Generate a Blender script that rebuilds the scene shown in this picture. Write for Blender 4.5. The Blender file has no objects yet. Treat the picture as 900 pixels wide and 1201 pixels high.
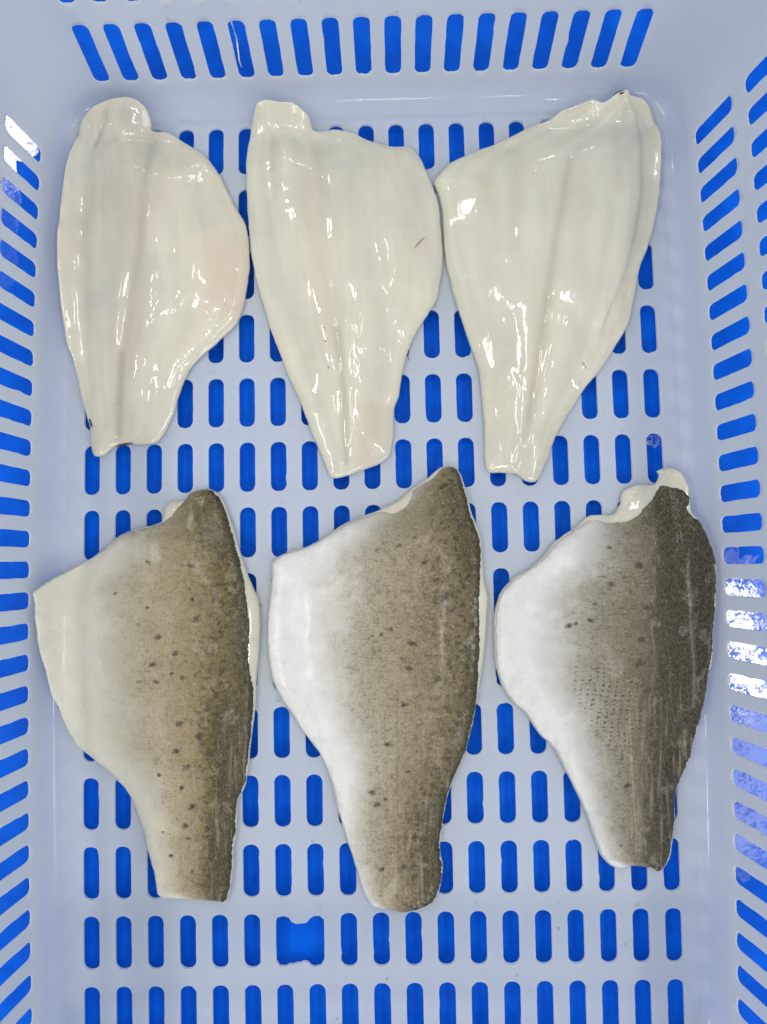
import bpy, bmesh, math, random
import numpy as np
from mathutils import Vector, Matrix, noise
from mathutils.geometry import delaunay_2d_cdt

random.seed(7); RNG = np.random.default_rng(7)
scene = bpy.context.scene
COL = scene.collection

# ------------------------------------------------------------------ camera
FOCAL = 900.0                                     # in pixels of a 900 x 1201 frame
ROTV = np.array([-0.0665207, -0.0126263, 0.0205143])
CAM = np.array([0.0118009, -0.0003537, 0.4637228])
def rot_from(w):
    th = np.linalg.norm(w); k = w / th
    K = np.array([[0, -k[2], k[1]], [k[2], 0, -k[0]], [-k[1], k[0], 0]])
    return np.eye(3) + np.sin(th) * K + (1 - np.cos(th)) * K @ K
R = rot_from(ROTV)
cd = bpy.data.cameras.new('camera'); cam = bpy.data.objects.new('camera', cd); COL.objects.link(cam)
cd.sensor_fit = 'HORIZONTAL'; cd.sensor_width = 36.0; cd.lens = 36.0
cd.clip_start = 0.01; cd.clip_end = 50
M4 = Matrix([list(R.T[0]) + [CAM[0]], list(R.T[1]) + [CAM[1]], list(R.T[2]) + [CAM[2]], [0, 0, 0, 1]])
cam.matrix_world = M4
scene.camera = cam

# ------------------------------------------------------------------ room light: pale indoor ambience and ceiling panels
w = bpy.data.worlds.new('World'); scene.world = w; w.use_nodes = True
bg = w.node_tree.nodes['Background']; bg.inputs[0].default_value = (0.90, 0.96, 1.0, 1); bg.inputs[1].default_value = 0.56
def lamp(name, loc, size, radiance, rotz=0.0, color=(1, 1, 1)):
    ld = bpy.data.lights.new(name, 'AREA'); ld.shape = 'RECTANGLE'; ld.size, ld.size_y = size
    ld.energy = radiance * size[0] * size[1] * math.pi
    ld.color = color
    o = bpy.data.objects.new(name, ld); COL.objects.link(o); o.location = loc
    d = Vector((0, 0, 0)) - Vector(loc)
    o.rotation_euler = (0, 0, rotz) if abs(rotz) < 9 else d.to_track_quat('-Z', 'Y').to_euler()
    return o
WARM = (1.0, 0.97, 0.90)
lamp('ceiling_lamp', (1.115, -0.27, 2.0), (0.13, 0.40), 48, 0.15, WARM)
lamp('ceiling_lamp', (1.10, -0.72, 2.0), (0.34, 0.46), 6, 0.10, WARM)
lamp('ceiling_lamp', (-1.27, 1.47, 2.0), (0.22, 0.26), 34, 0.3, WARM)
lamp('ceiling_tube', (-1.38, -0.45, 2.0), (0.24, 1.1), 17, 0.1, WARM)
lamp('ceiling_tube', (0.20, 2.15, 2.0), (1.0, 0.20), 10, 0.05, WARM)
lamp('ceiling_tube', (0.05, -1.85, 2.0), (1.0, 0.26), 18, 0.05, WARM)
lamp('ceiling_tube', (0.56, -0.80, 2.0), (0.022, 0.34), 26, 0.06, WARM)
lamp('ceiling_tube', (0.32, 0.46, 2.3), (0.15, 0.42), 18, 0.12, WARM)
lamp('ceiling_tube', (-0.40, 0.52, 2.3), (0.15, 0.42), 18, 0.12, WARM)
lamp('wall_fill_light', (1.9, -2.0, 1.25), (1.3, 0.9), 4.2, 99, (.94, .97, 1.0))  # added side fill that brightens the crate walls, not an actual window
scene.view_settings.view_transform = 'Standard'
scene.view_settings.look = 'None'
scene.view_settings.exposure = -0.04
scene.view_settings.gamma = 1.0

# ------------------------------------------------------------------ helpers
def unproj(x, y, z):
    d = np.array([(x - 450) / FOCAL, -(y - 600.5) / FOCAL, -1.0]) @ R
    return CAM + d * (z - CAM[2]) / d[2]
def link(name, me, mat, parent=None):
    o = bpy.data.objects.new(name, me); COL.objects.link(o)
    if mat: me.materials.append(mat)
    o.parent = parent
    return o
def thing(o, label, cat, group=None):
    o['label'] = label; o['category'] = cat
    if group: o['group'] = group
    return o
def smooth(a, b, x):
    t = np.clip((np.asarray(x, float) - a) / (b - a), 0, 1); return t * t * (3 - 2 * t)

class Nodes:
    def __init__(s, name):
        s.m = bpy.data.materials.new(name); s.m.use_nodes = True
        s.t = s.m.node_tree; s.n = s.t.nodes; s.p = s.n['Principled BSDF']; s.out = s.n['Material Output']
    def add(s, typ, **kw):
        nd = s.n.new(typ)
        for k, v in kw.items():
            if k.startswith('i_'):
                key = k[2:]; nd.inputs[int(key) if key.isdigit() else key.replace('_', ' ')].default_value = v
            else: setattr(nd, k, v)
        return nd
    def l(s, a, b): s.t.links.new(a, b)
    def coord(s, scale=(1, 1, 1), rot=(0, 0, 0)):
        tc = s.add('ShaderNodeTexCoord'); mp = s.add('ShaderNodeMapping')
        mp.inputs['Scale'].default_value = scale; mp.inputs['Rotation'].default_value = rot
        s.l(tc.outputs['Object'], mp.inputs[0]); return mp.outputs[0]
    def noise(s, vec, scale, detail=4, rough=.55, dist=0.0):
        nd = s.add('ShaderNodeTexNoise'); nd.inputs['Scale'].default_value = scale; nd.inputs['Detail'].default_value = detail
        nd.inputs['Roughness'].default_value = rough; nd.inputs['Distortion'].default_value = dist
        s.l(vec, nd.inputs['Vector']); return nd.outputs[0]
    def math(s, op, a, b=None, c=None, clamp=False):
        nd = s.add('ShaderNodeMath', operation=op, use_clamp=clamp)
        for i, v in enumerate((a, b, c)):
            if v is None: continue
            if isinstance(v, (int, float)): nd.inputs[i].default_value = v
            else: s.l(v, nd.inputs[i])
        return nd.outputs[0]
    def ramp(s, fac, stops, interp='LINEAR'):
        nd = s.add('ShaderNodeValToRGB'); cr = nd.color_ramp; cr.interpolation = interp
        while len(cr.elements) < len(stops): cr.elements.new(0.5)
        for e, (p, c) in zip(cr.elements, stops):
            e.position = p; e.color = c if len(c) == 4 else (*c, 1)
        s.l(fac, nd.inputs[0]); return nd.outputs[0]
    def step(s, x, a, b):
        nd = s.add('ShaderNodeMapRange', interpolation_type='SMOOTHSTEP'); s.l(x, nd.inputs[0])
        nd.inputs[1].default_value = a; nd.inputs[2].default_value = b; return nd.outputs[0]
    def mix(s, fac, a, b, blend='MIX'):
        nd = s.add('ShaderNodeMix', data_type='RGBA', blend_type=blend)
        for i, v in ((0, fac), (6, a), (7, b)):
            if isinstance(v, (int, float)): nd.inputs[i].default_value = v
            elif isinstance(v, tuple): nd.inputs[i].default_value = (*v, 1)
            else: s.l(v, nd.inputs[i])
        return nd.outputs[2]
    def bump(s, h, strength, dist, prev=None):
        nd = s.add('ShaderNodeBump')
        if isinstance(strength, (int, float)): nd.inputs['Strength'].default_value = strength
        else: s.l(strength, nd.inputs['Strength'])
        nd.inputs['Distance'].default_value = dist
        s.l(h, nd.inputs['Height'])
        if prev is not None: s.l(prev, nd.inputs['Normal'])
        return nd.outputs[0]
    def attr(s, name): return s.add('ShaderNodeAttribute', attribute_name=name)
    def set(s, **kw):
        for k, v in kw.items():
            i = s.p.inputs[k.replace('_', ' ')]
            if isinstance(v, (int, float)): i.default_value = v
            elif isinstance(v, tuple): i.default_value = v if len(v) != 3 or i.type != 'RGBA' else (*v, 1)
            else: s.l(v, i)

# ------------------------------------------------------------------ materials
def mat_crate():
    s = Nodes('crate_plastic'); v = s.coord()
    n1 = s.noise(v, 14, 3); n2 = s.noise(v, 260, 3)
    c = s.mix(s.step(n1, .3, .7), (.705, .775, .870), (.745, .805, .892))
    n3 = s.noise(v, 55, 5, .65, .5); n4 = s.noise(v, 7, 4, .6, .8)
    c = s.mix(s.math('MULTIPLY', s.step(n3, .56, .74), .22), c, (.66, .69, .70))          # dull smears
    c = s.mix(s.math('MULTIPLY', s.step(n4, .52, .70), .20), c, (.80, .80, .80))
    scr = s.noise(s.coord((1, .06, 1), (0, 0, .3)), 420, 2)
    s.set(Base_Color=c, Roughness=s.math('MULTIPLY_ADD', n2, .22, s.math('MULTIPLY_ADD', s.step(n3, .4, .65), .15, .26)), IOR=1.5)
    b = s.bump(n1, .25, .002); b = s.bump(scr, .09, .0006, b); b = s.bump(n3, .08, .0012, b)
    s.set(Normal=b, Coat_Weight=s.math('MULTIPLY_ADD', s.step(n4, .60, .68), .5, .04), Coat_Roughness=.05, Subsurface_Weight=.25, Subsurface_Radius=(.6, .8, 1.0), Subsurface_Scale=.006)
    s.p.subsurface_method = 'RANDOM_WALK'
    spz = s.add('ShaderNodeSeparateXYZ'); s.l(v, spz.inputs[0])        # water standing in the rounded corner of the floor
    cw = s.math('MULTIPLY', s.step(spz.outputs[2], .0005, .0015), s.step(spz.outputs[2], .0115, .0095))
    s.l(s.math('MAXIMUM', s.math('MULTIPLY_ADD', s.step(n4, .60, .68), .5, .04), s.math('MULTIPLY', cw, s.step(s.noise(v, 11, 2), .44, .52))), s.p.inputs['Coat Weight'])
    tr = s.add('ShaderNodeBsdfTranslucent'); tr.inputs[0].default_value = (.98, .97, .88, 1)
    mx = s.add('ShaderNodeMixShader'); mx.inputs[0].default_value = .55
    s.l(s.p.outputs[0], mx.inputs[1]); s.l(tr.outputs[0], mx.inputs[2]); s.l(mx.outputs[0], s.out.inputs[0])
    return s.m
def mat_table():
    s = Nodes('wet_blue_plastic'); v = s.coord()
    n = s.noise(v, 22, 4, .6, .4); f = s.noise(v, 520, 2, .6); m = s.noise(v, 60, 3, .6)
    c = s.mix(s.step(m, .3, .7), (.0005, .092, .66), (.001, .124, .78))
    sep = s.add('ShaderNodeSeparateXYZ'); s.l(v, sep.inputs[0])
    wet = None                                        # puddles left on the surface outside the crate walls
    for x0, y0, rx, ry in ((.225, -.085, .040, .100), (-.232, .285, .030, .022), (-.238, .225, .016, .05)):
        dx = s.math('MULTIPLY', s.math('SUBTRACT', sep.outputs[0], x0), 1 / rx); dy = s.math('MULTIPLY', s.math('SUBTRACT', sep.outputs[1], y0), 1 / ry)
        q = s.math('ADD', s.math('MULTIPLY', dx, dx), s.math('MULTIPLY', dy, dy))
        q = s.math('ADD', q, s.math('MULTIPLY_ADD', n, 2.4, -1.2)); k = s.step(q, 1.06, .98)
        wet = k if wet is None else s.math('MAXIMUM', wet, k)
    bead = s.math('MULTIPLY', s.step(f, .47, .53), s.step(s.noise(v, 45, 4, .7), .42, .60))
    film = s.math('MULTIPLY', wet, s.math('MULTIPLY_ADD', bead, -.8, 1.0))
    s.set(Base_Color=c, Roughness=s.math('MULTIPLY_ADD', film, -.34, .42), IOR=1.5, Specular_IOR_Level=s.math('MULTIPLY_ADD', wet, .45, .05))
    b = s.bump(m, .05, .003)
    s.set(Normal=b)
    return s.m
def mat_flesh(seed, warm=0.0):
    s = Nodes('fish_flesh'); v = s.coord(); u = s.attr('along').outputs['Vector']
    def mp(scale, loc=(0, 0, 0)):
        m = s.add('ShaderNodeMapping'); m.inputs['Scale'].default_value = scale; m.inputs['Location'].default_value = loc
        s.l(u, m.inputs[0]); return m.outputs[0]
    fib = s.noise(mp((1, .05, 1), (seed, 0, 0)), 620, 3, .6)       # muscle grain along the fillet
    band = s.noise(mp((1, .10, 1), (seed, 3, 0)), 90, 3, .55, .3)
    blot = s.noise(v, 38, 4, .6, .5)
    myo = s.add('ShaderNodeTexWave', wave_type='BANDS', bands_direction='Y'); myo.inputs['Scale'].default_value = 42
    myo.inputs['Distortion'].default_value = 3.0; myo.inputs['Detail'].default_value = 2; myo.inputs['Detail Scale'].default_value = .6
    s.l(mp((1, 1, 1)), myo.inputs[0])
    c = s.mix(s.step(band, .28, .74), (.665 + warm, .64, .535), (.59 + warm, .562, .463))
    big = s.noise(mp((1, .45, 1), (seed * 2, 1, 0)), 22, 4, .6, .6)
    c = s.mix(s.math('MULTIPLY', s.step(big, .47, .64), .75), c, (.555, .54, .475))
    c = s.mix(s.math('MULTIPLY', s.step(big, .45, .30), .55), c, (.71, .635, .52))
    c = s.mix(s.math('MULTIPLY', s.step(blot, .45, .75), .35), c, (.70, .66, .57))
    c = s.mix(s.math('MULTIPLY', s.step(fib, .45, .75), .07), c, (.50, .46, .36))
    c = s.mix(s.math('MULTIPLY', myo.outputs[1], .03), c, (.85, .82, .74))
    c = s.mix(s.math('MULTIPLY', s.attr('blood').outputs['Fac'], 1.1), c, (.60, .44, .34))
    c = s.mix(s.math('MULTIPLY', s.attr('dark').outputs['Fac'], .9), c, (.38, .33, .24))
    s.set(Base_Color=c, Subsurface_Weight=.55, Subsurface_Radius=(1.0, .72, .5), Subsurface_Scale=.006, IOR=1.4,
          Roughness=s.math('MULTIPLY_ADD', blot, .18, .22))
    b = s.bump(fib, .05, .0006); b = s.bump(band, .14, .0014, b)
    def ob(scale, loc):
        m = s.add('ShaderNodeMapping'); m.inputs['Scale'].default_value = scale; m.inputs['Location'].default_value = loc
        s.l(v, m.inputs[0]); return m.outputs[0]
    wetn = s.noise(ob((1, .5, 1), (0, seed, 0)), 105, 1.5, .45, .5)
    pk = s.step(s.noise(ob((1, .6, 1), (seed, seed, 0)), 40, 2), .52, .74)          # puckered wet places
    fine_w = s.noise(ob((1, .55, 1), (3, seed, 0)), 250, 2, .5, .4)
    b2 = s.bump(wetn, s.math('MULTIPLY_ADD', pk, .60, .15), .0034)
    b2 = s.bump(fine_w, s.math('MULTIPLY', pk, .30), .0006, b2)
    s.set(Normal=b, Coat_Weight=1.0, Coat_Roughness=s.math('MULTIPLY_ADD', s.step(blot, .4, .6), .06, .025), Coat_IOR=1.46, Coat_Normal=b2)
    return s.m
def mat_skin(seed, stops, speck, spots, dash, rows=False, line=None, tail=.0, wet=.5, tip=(.18, .6, (.12, .095, .045))):
    s = Nodes('fish_skin'); v = s.coord()
    uv = s.attr('across').outputs['Vector']
    sep = s.add('ShaderNodeSeparateXYZ'); s.l(uv, sep.inputs[0]); U, T = sep.outputs[0], sep.outputs[1]
    off = s.add('ShaderNodeMapping'); off.inputs['Location'].default_value = (seed, seed * .7, 0); s.l(v, off.inputs[0]); vv = off.outputs[0]
    big = s.noise(vv, 26, 5, .62, .4); mid = s.noise(vv, 120, 4, .6)
    uu = s.math('ADD', U, s.math('MULTIPLY_ADD', big, .20, -.10))
    uu = s.math('ADD', uu, s.math('MULTIPLY_ADD', mid, .12, -.06))
    uu = s.math('ADD', uu, s.math('MULTIPLY', s.attr('stain').outputs['Fac'], s.math('MULTIPLY_ADD', s.noise(vv, 190, 4, .75), .9, -.16)))
    uu = s.math('ADD', uu, s.math('MULTIPLY', s.step(T, .55, 1.0), tail))
    # the nape is darker towards the head end
    uu = s.math('ADD', uu, s.math('MULTIPLY', s.step(T, .20, .0), .22))
    c = s.ramp(uu, stops)
    pig = s.step(uu, .20, .52)
    def str_(scale):
        m = s.add('ShaderNodeMapping'); m.inputs['Scale'].default_value = scale; s.l(vv, m.inputs[0]); return m.outputs[0]
    mot = s.noise(str_((1, .8, 1)), 330, 4, .75); mot2 = s.noise(vv, 95, 4, .65)
    c = s.mix(s.math('MULTIPLY', s.math('MULTIPLY', s.step(mot, .50, .66), pig), speck * .85), c, (.085, .070, .036))
    c = s.mix(s.math('MULTIPLY', s.math('MULTIPLY', s.step(mot2, .54, .72), pig), .42), c, (.14, .115, .06))
    c = s.mix(s.math('MULTIPLY', s.math('MULTIPLY', s.step(mot2, .46, .30), pig), .25), c, (.50, .45, .35))
    fine = s.noise(vv, 760, 3, .75)
    c = s.mix(s.math('MULTIPLY', s.math('MULTIPLY', s.step(fine, .56, .66), pig), speck), c, (.07, .06, .03))
    c = s.mix(s.math('MULTIPLY', s.math('MULTIPLY', s.step(fine, .44, .34), pig), speck * .5), c, (.55, .50, .40))
    dsh = s.noise(str_((.25, 1, 1)), 850, 3, .7)
    c = s.mix(s.math('MULTIPLY', s.math('MULTIPLY', s.step(dsh, .57, .66), pig), dash), c, (.05, .045, .025))
    tipm = s.step(s.math('ADD', T, s.math('MULTIPLY_ADD', mid, .14, -.07)), tip[0], tip[0] * .35)
    c = s.mix(s.math('MULTIPLY', tipm, tip[1]), c, tip[2])
    sv = s.add('ShaderNodeTexVoronoi', feature='F1'); sv.inputs['Scale'].default_value = 480; s.l(vv, sv.inputs[0])
    c = s.mix(s.math('MULTIPLY', s.math('MULTIPLY', s.step(sv.outputs['Distance'], .34, .12), tipm), .35), c, (.50, .45, .32))
    # clumped dark flecks towards the back
    cl = s.noise(vv, 300, 4, .7); edge = s.step(uu, .55, .92)
    c = s.mix(s.math('MULTIPLY', s.math('MULTIPLY', s.step(cl, .50, .60), edge), .85), c, (.042, .034, .012))
    # scattered spots
    sn = s.noise(str_((.7, 1, 1)), 560, 3, .75)
    sq = s.math('ADD', s.attr('spot').outputs['Fac'], s.math('MULTIPLY_ADD', sn, 2.8, -1.4))
    c = s.mix(s.math('MULTIPLY', s.step(sq, 1.5, .35), s.math('MULTIPLY_ADD', s.step(mot, .34, .56), .25, .75)), c, (.045, .038, .02))
    vo = s.add('ShaderNodeTexVoronoi', feature='F1'); vo.inputs['Scale'].default_value = spots[0]; s.l(str_((.6, 1, 1)), vo.inputs[0])
    sepc = s.add('ShaderNodeSeparateColor'); s.l(vo.outputs['Color'], sepc.inputs[0])
    r = s.math('MULTIPLY', s.step(sepc.outputs[0], .70, 1.0), spots[1])
    sp2 = s.math('SUBTRACT', s.math('ADD', vo.outputs['Distance'], s.math('MULTIPLY_ADD', sn, .3, -.15)), r)
    c = s.mix(s.math('MULTIPLY', s.math('MULTIPLY', s.step(sp2, .03, -.05), s.step(uu, .36, .5)), .65), c, (.055, .045, .025))
    # ragged dark fringe where the back was cut
    fr = s.math('MULTIPLY', s.step(s.math('ADD', s.attr('margin').outputs['Fac'], s.math('MULTIPLY_ADD', cl, .010, -.0050)), .0034, .0008), s.step(U, .72, .86))
    c = s.mix(s.math('MULTIPLY', fr, .85), c, (.030, .028, .012))
    # rows of small scales over the whole skin
    smp = s.add('ShaderNodeMapping'); smp.inputs['Rotation'].default_value = (0, 0, .06); smp.inputs['Scale'].default_value = (1 / .0024, 1 / .0020, 1)
    s.l(s.add('ShaderNodeTexCoord').outputs['Object'], smp.inputs[0]); ssp = s.add('ShaderNodeSeparateXYZ'); s.l(smp.outputs[0], ssp.inputs[0])
    sx = s.math('PINGPONG', s.math('ADD', ssp.outputs[0], s.math('MULTIPLY', mot2, 2.2)), .5); sy = s.math('PINGPONG', s.math('ADD', ssp.outputs[1], s.math('MULTIPLY', mot2, 3.0)), .5)
    scl = s.math('ADD', s.math('MULTIPLY', sx, sx), s.math('MULTIPLY', sy, sy))
    c = s.mix(s.math('MULTIPLY', s.math('MULTIPLY', s.step(scl, .10, .02), s.step(mid, .36, .58)), s.math('MULTIPLY_ADD', pig, .17, .03)), c, (.10, .085, .05))
    # faint silvery scale net
    net = s.add('ShaderNodeTexVoronoi', feature='DISTANCE_TO_EDGE'); net.inputs['Scale'].default_value = 420; s.l(str_((1, .75, 1)), net.inputs[0])
    c = s.mix(s.math('MULTIPLY', s.math('MULTIPLY', s.step(net.outputs[0], .14, .0), s.step(uu, .15, .4)), .12), c, (.33, .32, .30))
    c = s.mix(s.math('MULTIPLY', s.math('MULTIPLY', s.step(mot2, .46, .70), s.step(uu, .55, .15)), .30), c, (.50, .49, .50))
    if line:                                                # the lateral line
        c = s.mix(s.math('MULTIPLY', s.math('MULTIPLY', s.step(s.attr('lateral').outputs['Fac'], .00075, .0002), s.step(sn, .35, .55)), .55), c, line)
    if rows:                                                # rows of scale pockets on the flank
        wv = s.add('ShaderNodeMapping'); wv.inputs['Rotation'].default_value = (0, 0, .10); wv.inputs['Scale'].default_value = (1 / .0040, 1 / .0026, 1)
        s.l(s.add('ShaderNodeTexCoord').outputs['Object'], wv.inputs[0]); sp = s.add('ShaderNodeSeparateXYZ'); s.l(wv.outputs[0], sp.inputs[0])
        jit = s.noise(vv, 130, 3)
        fx = s.math('PINGPONG', s.math('ADD', sp.outputs[0], s.math('MULTIPLY', jit, 1.1)), .5); fy = s.math('PINGPONG', s.math('ADD', sp.outputs[1], s.math('MULTIPLY', jit, 1.9)), .5)
        dd = s.math('SQRT', s.math('ADD', s.math('MULTIPLY', fx, fx), s.math('MULTIPLY', fy, fy)))
        msk = s.math('MULTIPLY', s.math('MULTIPLY', s.step(U, .30, .40), s.step(U, .76, .62)), s.math('MULTIPLY', s.step(T, .46, .52), s.step(T, .80, .62)))
        drop = s.step(s.noise(vv, 420, 2), .40, .52)
        c = s.mix(s.math('MULTIPLY', s.math('MULTIPLY', s.math('MULTIPLY', s.step(dd, .30, .12), msk), drop), .9), c, (.06, .052, .034))
    lon = s.noise(str_((1, .07, 1)), 420, 3)
    c = s.mix(s.math('MULTIPLY', s.math('MULTIPLY', s.step(lon, .52, .70), s.step(T, .4, .8)), .30), c, (.50, .44, .33))
    s.set(Base_Color=c, Roughness=s.math('MULTIPLY_ADD', mid, .3, .34), IOR=1.4, Specular_IOR_Level=.25, Subsurface_Weight=.05, Subsurface_Radius=(1, .8, .6), Subsurface_Scale=.0012)
    sc = s.add('ShaderNodeTexVoronoi', feature='DISTANCE_TO_EDGE'); sc.inputs['Scale'].default_value = 620; s.l(vv, sc.inputs[0])
    b = s.bump(s.step(sc.outputs[0], .0, .22), .30, .0005); b = s.bump(lon, .22, .0008, b); b = s.bump(mid, .12, .0012, b)
    s.set(Normal=b, Coat_Weight=wet, Coat_Roughness=s.math('MULTIPLY_ADD', mid, .25, .07), Coat_IOR=1.34)
    return s.m
def mat_simple(name, col, rough, **kw):
    s = Nodes(name); v = s.coord(); n = s.noise(v, 300, 3)
    s.set(Base_Color=s.mix(n, tuple(x * .8 for x in col), col), Roughness=rough, **kw); return s.m
def mat_water():
    s = Nodes('clear_water'); v = s.coord()
    s.set(Base_Color=(.96, .98, 1.0), Roughness=.02, IOR=1.33, Transmission_Weight=1.0); return s.m
CRATE = mat_crate(); TABLE = mat_table(); WATER = mat_water()
SPECK = mat_simple('dark_fragment', (.05, .04, .03), .35)

# ------------------------------------------------------------------ the blue surface under the crate
me = bpy.data.meshes.new('table_top')
TZ = -0.0105
vs = []; fs = []
X0, X1, Y0, Y1, TH, RR = -1.0, 1.0, -0.9, 0.9, .03, .006
for (dz, ins) in ((-TH, 0), (-RR, 0), (-RR * .3, RR * .3), (0, RR)):
    i = len(vs); vs += [(X0 + ins, Y0 + ins, TZ + dz), (X1 - ins, Y0 + ins, TZ + dz), (X1 - ins, Y1 - ins, TZ + dz), (X0 + ins, Y1 - ins, TZ + dz)]
    if i: fs += [(i - 4 + k, i - 4 + (k + 1) % 4, i + (k + 1) % 4, i + k) for k in range(4)]
fs += [(3, 2, 1, 0), (12, 13, 14, 15)]
me.from_pydata(vs, [], fs); me.update()
table = link('table_top', me, TABLE); table['kind'] = 'structure'

# ------------------------------------------------------------------ the crate
PX, PY = 0.019, 0.03994
WALLX, WALLY = 0.1968, 0.2902                      # inner wall faces extended to the floor level
RF = 0.0115                                        # radius between floor and wall
EX, EY = WALLX - RF + .0006, WALLY - RF + .0006    # floor edge
RC = 0.020                                         # plan radius of the floor edge at the corners
DR = {'right': .141, 'back': .235, 'left': .07, 'front': .12}
THK = 0.0024; ZTOP = 0.132
WP = 0.0178
def bow(P):
    x, y, z = P
    b = .010 + .012 * float(smooth(.175, .197, abs(x)))
    return np.array([x * (1 + b * (.42 - min((y / .25) ** 2, 1.35))), y, z])

# perimeter of the floor edge, counter-clockwise from the middle of the right side
SX, SY = EX - RC, EY - RC; ARC = RC * math.pi / 2
SEG = [('S', 'right', 2 * SY), ('A', 0, ARC), ('S', 'back', 2 * SX), ('A', 1, ARC), ('S', 'left', 2 * SY), ('A', 2, ARC), ('S', 'front', 2 * SX), ('A', 3, ARC)]
START = np.cumsum([0] + [q[2] for q in SEG]); PERIM = START[-1]
SIDES = ['right', 'back', 'left', 'front']
def plan(sv):
    sv = sv % PERIM; k = int(np.searchsorted(START, sv, 'right') - 1); k = min(k, 7); d = sv - START[k]
    if SEG[k][0] == 'S':
        side = SEG[k][1]
        if side == 'right': p, n = (EX, -SY + d), (1, 0)
        elif side == 'back': p, n = (SX - d, EY), (0, 1)
        elif side == 'left': p, n = (-EX, SY - d), (-1, 0)
        else: p, n = (-SX + d, -EY), (0, -1)
        return np.array(p), np.array(n, float), DR[side]
    c = [(SX, SY), (-SX, SY), (-SX, -SY), (SX, -SY)][SEG[k][1]]; a = d / RC + SEG[k][1] * math.pi / 2
    n = np.array([math.cos(a), math.sin(a)]); f = float(smooth(0, 1, d / ARC))
    i = SEG[k][1]; dr = DR[SIDES[i]] * (1 - f) + DR[SIDES[(i + 1) % 4]] * f
    return np.array(c) + RC * n, n, dr
VARC = RF * math.pi / 2
def profile(v, dr):                                 # outward offset and height along the wall section
    if v < VARC:
        a = v / RF; o, z = RF * math.sin(a), RF * (1 - math.cos(a))
    else: o, z = RF, RF + (v - VARC)
    return o + dr * max(0, z) , z
def S_wall(sv, v):
    p, n, dr = plan(sv); o, z = profile(v, dr)
    q = p + n * o
    return bow(np.array([q[0], q[1], z]))
def S_floor(u, v): return bow(np.array([u, v, 0.0]))
def frame(S, u, v):
    e = 1e-5; P = S(u, v); a = S(u + e, v) - S(u - e, v); b = S(u, v + e) - S(u, v - e)
    a /= np.linalg.norm(a); b /= np.linalg.norm(b); n = np.cross(a, b); n /= np.linalg.norm(n)
    return P, a, b, n

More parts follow.
